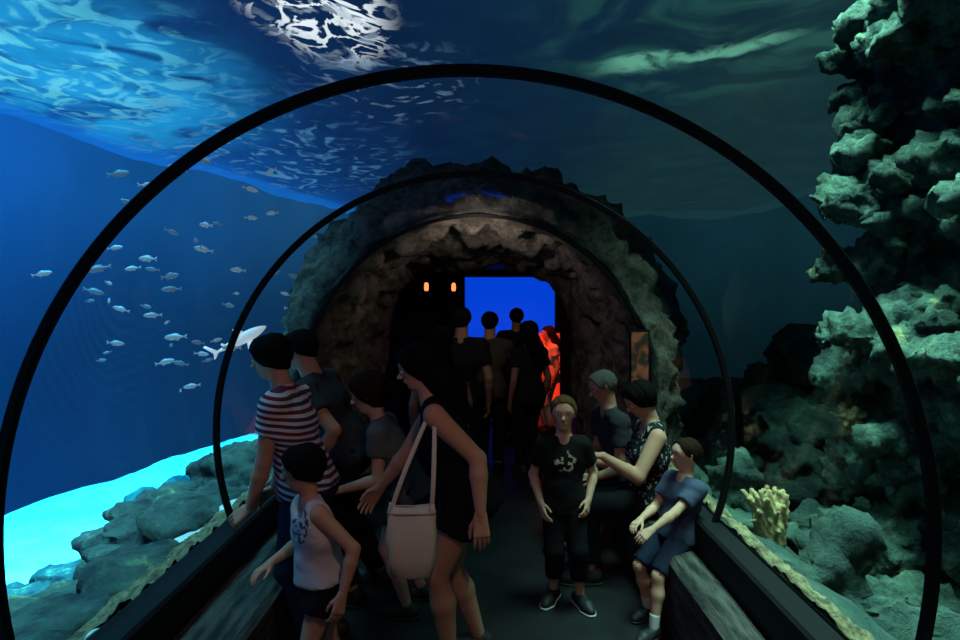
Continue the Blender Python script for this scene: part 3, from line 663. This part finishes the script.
for i in range(20): fs.append((i*2,i*2+2,i*2+3,i*2+1))
obj('red_curtain',vs,fs,M_red)
IP=empty('added_reflection_panel',(1.24,4.7,1.3))  # added object: its orange glow stands in for a reflection on the acrylic
m_ip=mat('painted_orange_reflection',(.05,.03,.02),.4,emis=(.55,.16,.05),es=.13)
nt,b=nodes(m_ip);n=nt.nodes.new('ShaderNodeTexNoise');n.inputs['Scale'].default_value=14;t=nt.nodes.new('ShaderNodeTexCoord');nt.links.new(t.outputs['Object'],n.inputs['Vector'])
rr=nt.nodes.new('ShaderNodeValToRGB');rr.color_ramp.elements[0].position=.42;rr.color_ramp.elements[0].color=(.02,.02,.02,1);rr.color_ramp.elements[1].position=.6;rr.color_ramp.elements[1].color=(.7,.25,.1,1)
nt.links.new(n.outputs['Fac'],rr.inputs['Fac']);nt.links.new(rr.outputs[0],b.inputs['Emission Color'])
box('reflection_face',(1.14,4.66,1.08),(1.27,4.675,1.55),m_ip,.003,IP);box('reflection_frame',(1.125,4.676,1.065),(1.285,4.70,1.565),M_rib,.004,IP)
box('reflection_post',(1.19,4.70,.59),(1.22,4.72,1.1),M_rib,.003,IP)
# ---------------------------------------------------------------- fish
def fish(name,L,pos,ang,m,shark=False,pitch=0,roll=0):
    rings=[(0,.005),(.04,.04),(.12,.08),(.25,.115),(.4,.125),(.55,.11),(.7,.075),(.85,.035),(.95,.018)] if shark else [(0,.01),(.05,.06),(.15,.11),(.3,.15),(.45,.15),(.6,.12),(.75,.07),(.88,.035),(.94,.035)]
    vs=[];fs=[];sg_=12
    for t_,r_ in rings:
        for j in range(sg_):
            a=2*math.pi*j/sg_;vs.append(((.5-t_)*L,math.cos(a)*r_*L*(.85 if shark else .45),math.sin(a)*r_*L*(.85 if shark else 1)))
    for i in range(len(rings)-1):
        for j in range(sg_): fs.append((i*sg_+j,i*sg_+(j+1)%sg_,(i+1)*sg_+(j+1)%sg_,(i+1)*sg_+j))
    fs.append(tuple(range(sg_))[::-1]);fs.append(tuple((len(rings)-1)*sg_+j for j in range(sg_)))
    def fin(poly,th=.008):
        b0=len(vs);n=len(poly)
        P_=[Vector(p)*L for p in poly];nn=(P_[1]-P_[0]).cross(P_[2]-P_[0]).normalized()*th*L
        for p in P_: vs.append(p+nn)
        for p in P_: vs.append(p-nn)
        fs.append(tuple(b0+i for i in range(n)));fs.append(tuple(b0+n+i for i in range(n))[::-1])
        for i in range(n): fs.append((b0+i,b0+n+i,b0+n+(i+1)%n,b0+(i+1)%n))
    if shark:
        fin([(.12,0,.09),(.02,0,.24),(-.04,0,.23),(-.02,0,.09)])
        fin([(-.25,0,.04),(-.3,0,.1),(-.33,0,.09),(-.31,0,.03)])
        for s in (1,-1): fin([(.2,s*.07,-.05),(.06,s*.28,-.12),(.01,s*.29,-.13),(.08,s*.07,-.06)]);fin([(-.12,s*.05,-.05),(-.2,s*.12,-.09),(-.2,s*.04,-.05)])
        fin([(-.42,0,.015),(-.56,0,.2),(-.6,0,.19),(-.5,0,.0),(-.54,0,-.1),(-.5,0,-.09),(-.42,0,-.015)])
    else:
        fin([(.2,0,.12),(.05,0,.2),(-.2,0,.15),(-.25,0,.07)]);fin([(0,0,-.13),(-.15,0,-.19),(-.25,0,-.07)])
        fin([(-.42,0,.03),(-.58,0,.13),(-.52,0,0),(-.58,0,-.13),(-.42,0,-.03)])
        for s in (1,-1): fin([(.15,s*.06,-.02),(.02,s*.12,-.07),(.05,s*.06,-.05)])
    o=obj(name,vs,fs,m);o.location=pos;o.rotation_euler=(math.radians(roll),math.radians(pitch),math.radians(ang));return o
M_fish=mat('fish_pale_glow',(.10,.07,.07),.5,emis=(.30,.48,.62),es=.30);M_fishd=mat('fish_dim_glow',(.05,.04,.05),.6,emis=(.10,.22,.38),es=.35)  # emission paints the tank light on the fish
M_sharkw=mat('shark_pale_glow',(.5,.4,.4),.5,emis=(.6,.68,.72),es=.6)  # lit look of the shark painted as emission
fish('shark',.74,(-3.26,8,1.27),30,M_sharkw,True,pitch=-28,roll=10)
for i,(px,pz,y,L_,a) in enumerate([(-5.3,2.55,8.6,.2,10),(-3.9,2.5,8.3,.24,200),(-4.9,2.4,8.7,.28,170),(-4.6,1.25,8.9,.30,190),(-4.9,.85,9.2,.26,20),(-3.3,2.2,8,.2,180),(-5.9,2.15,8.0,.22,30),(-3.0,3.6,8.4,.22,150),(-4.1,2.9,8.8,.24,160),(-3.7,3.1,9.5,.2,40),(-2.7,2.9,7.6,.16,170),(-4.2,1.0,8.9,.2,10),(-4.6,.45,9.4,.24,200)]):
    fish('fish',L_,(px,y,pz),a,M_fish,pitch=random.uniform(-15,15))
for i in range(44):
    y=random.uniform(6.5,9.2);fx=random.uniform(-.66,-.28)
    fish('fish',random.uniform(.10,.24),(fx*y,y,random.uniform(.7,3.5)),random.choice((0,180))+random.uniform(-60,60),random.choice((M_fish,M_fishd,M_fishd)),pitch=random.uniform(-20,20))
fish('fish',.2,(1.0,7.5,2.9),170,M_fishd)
# ---------------------------------------------------------------- lights
def area(name,loc,rot,size,power,col,spread=180,sy=None):
    l=bpy.data.lights.new(name,'AREA');l.size=size;l.energy=power;l.color=col;l.spread=math.radians(spread)
    if sy: l.shape='RECTANGLE';l.size_y=sy
    o=bpy.data.objects.new(name,l);o.location=loc;o.rotation_euler=[math.radians(v) for v in rot];COL.objects.link(o);return o
def spot(name,loc,tgt,power,col,deg,rad=.05,blend=.6):
    l=bpy.data.lights.new(name,'SPOT');l.energy=power;l.color=col;l.spot_size=math.radians(deg);l.spot_blend=blend;l.shadow_soft_size=rad
    o=bpy.data.objects.new(name,l);o.location=loc;o.rotation_euler=(Vector(tgt)-Vector(loc)).to_track_quat('-Z','Y').to_euler();COL.objects.link(o);return o
area('tank_lamp_left',(-5.3,8.5,5.2),(0,0,0),1.8,2700,(.01,.54,1),62,8)
area('tank_lamp_near',(-3.3,3.6,5.2),(0,0,0),2,620,(.22,.85,1),58,6)
area('tank_lamp_right',(2.0,2.7,5.2),(0,-10,0),.9,680,(.45,1,.78),70,3)
spot('tunnel_spot',(.15,1.2,2.35),(.1,3.4,.5),22,(1,.66,.50),90,.04)
spot('entrance_spot',(-.2,-.6,2.1),(0,3.0,.8),10,(1,.78,.72),75,.06)
spot('cave_spot',(-.05,4.6,2.3),(-.05,6.0,1.8),15,(1,.88,.76),150,.04)
spot('red_spot',(.5,7.6,2.3),(.85,9.0,.6),130,(1,.07,.02),65,.05)
w=bpy.data.worlds.new('w');sc.world=w;w.use_nodes=True;w.node_tree.nodes['Background'].inputs[0].default_value=(.02,.05,.10,1);w.node_tree.nodes['Background'].inputs[1].default_value=.1
cam=bpy.data.cameras.new('camera');cam.lens=22.5;cam.sensor_width=36;cam.shift_x=-5/960;cam.shift_y=-20/960;cam.clip_start=.02
co=bpy.data.objects.new('camera',cam);co.location=(0,0,1.8);co.rotation_euler=(math.radians(90),0,0);COL.objects.link(co);sc.camera=co
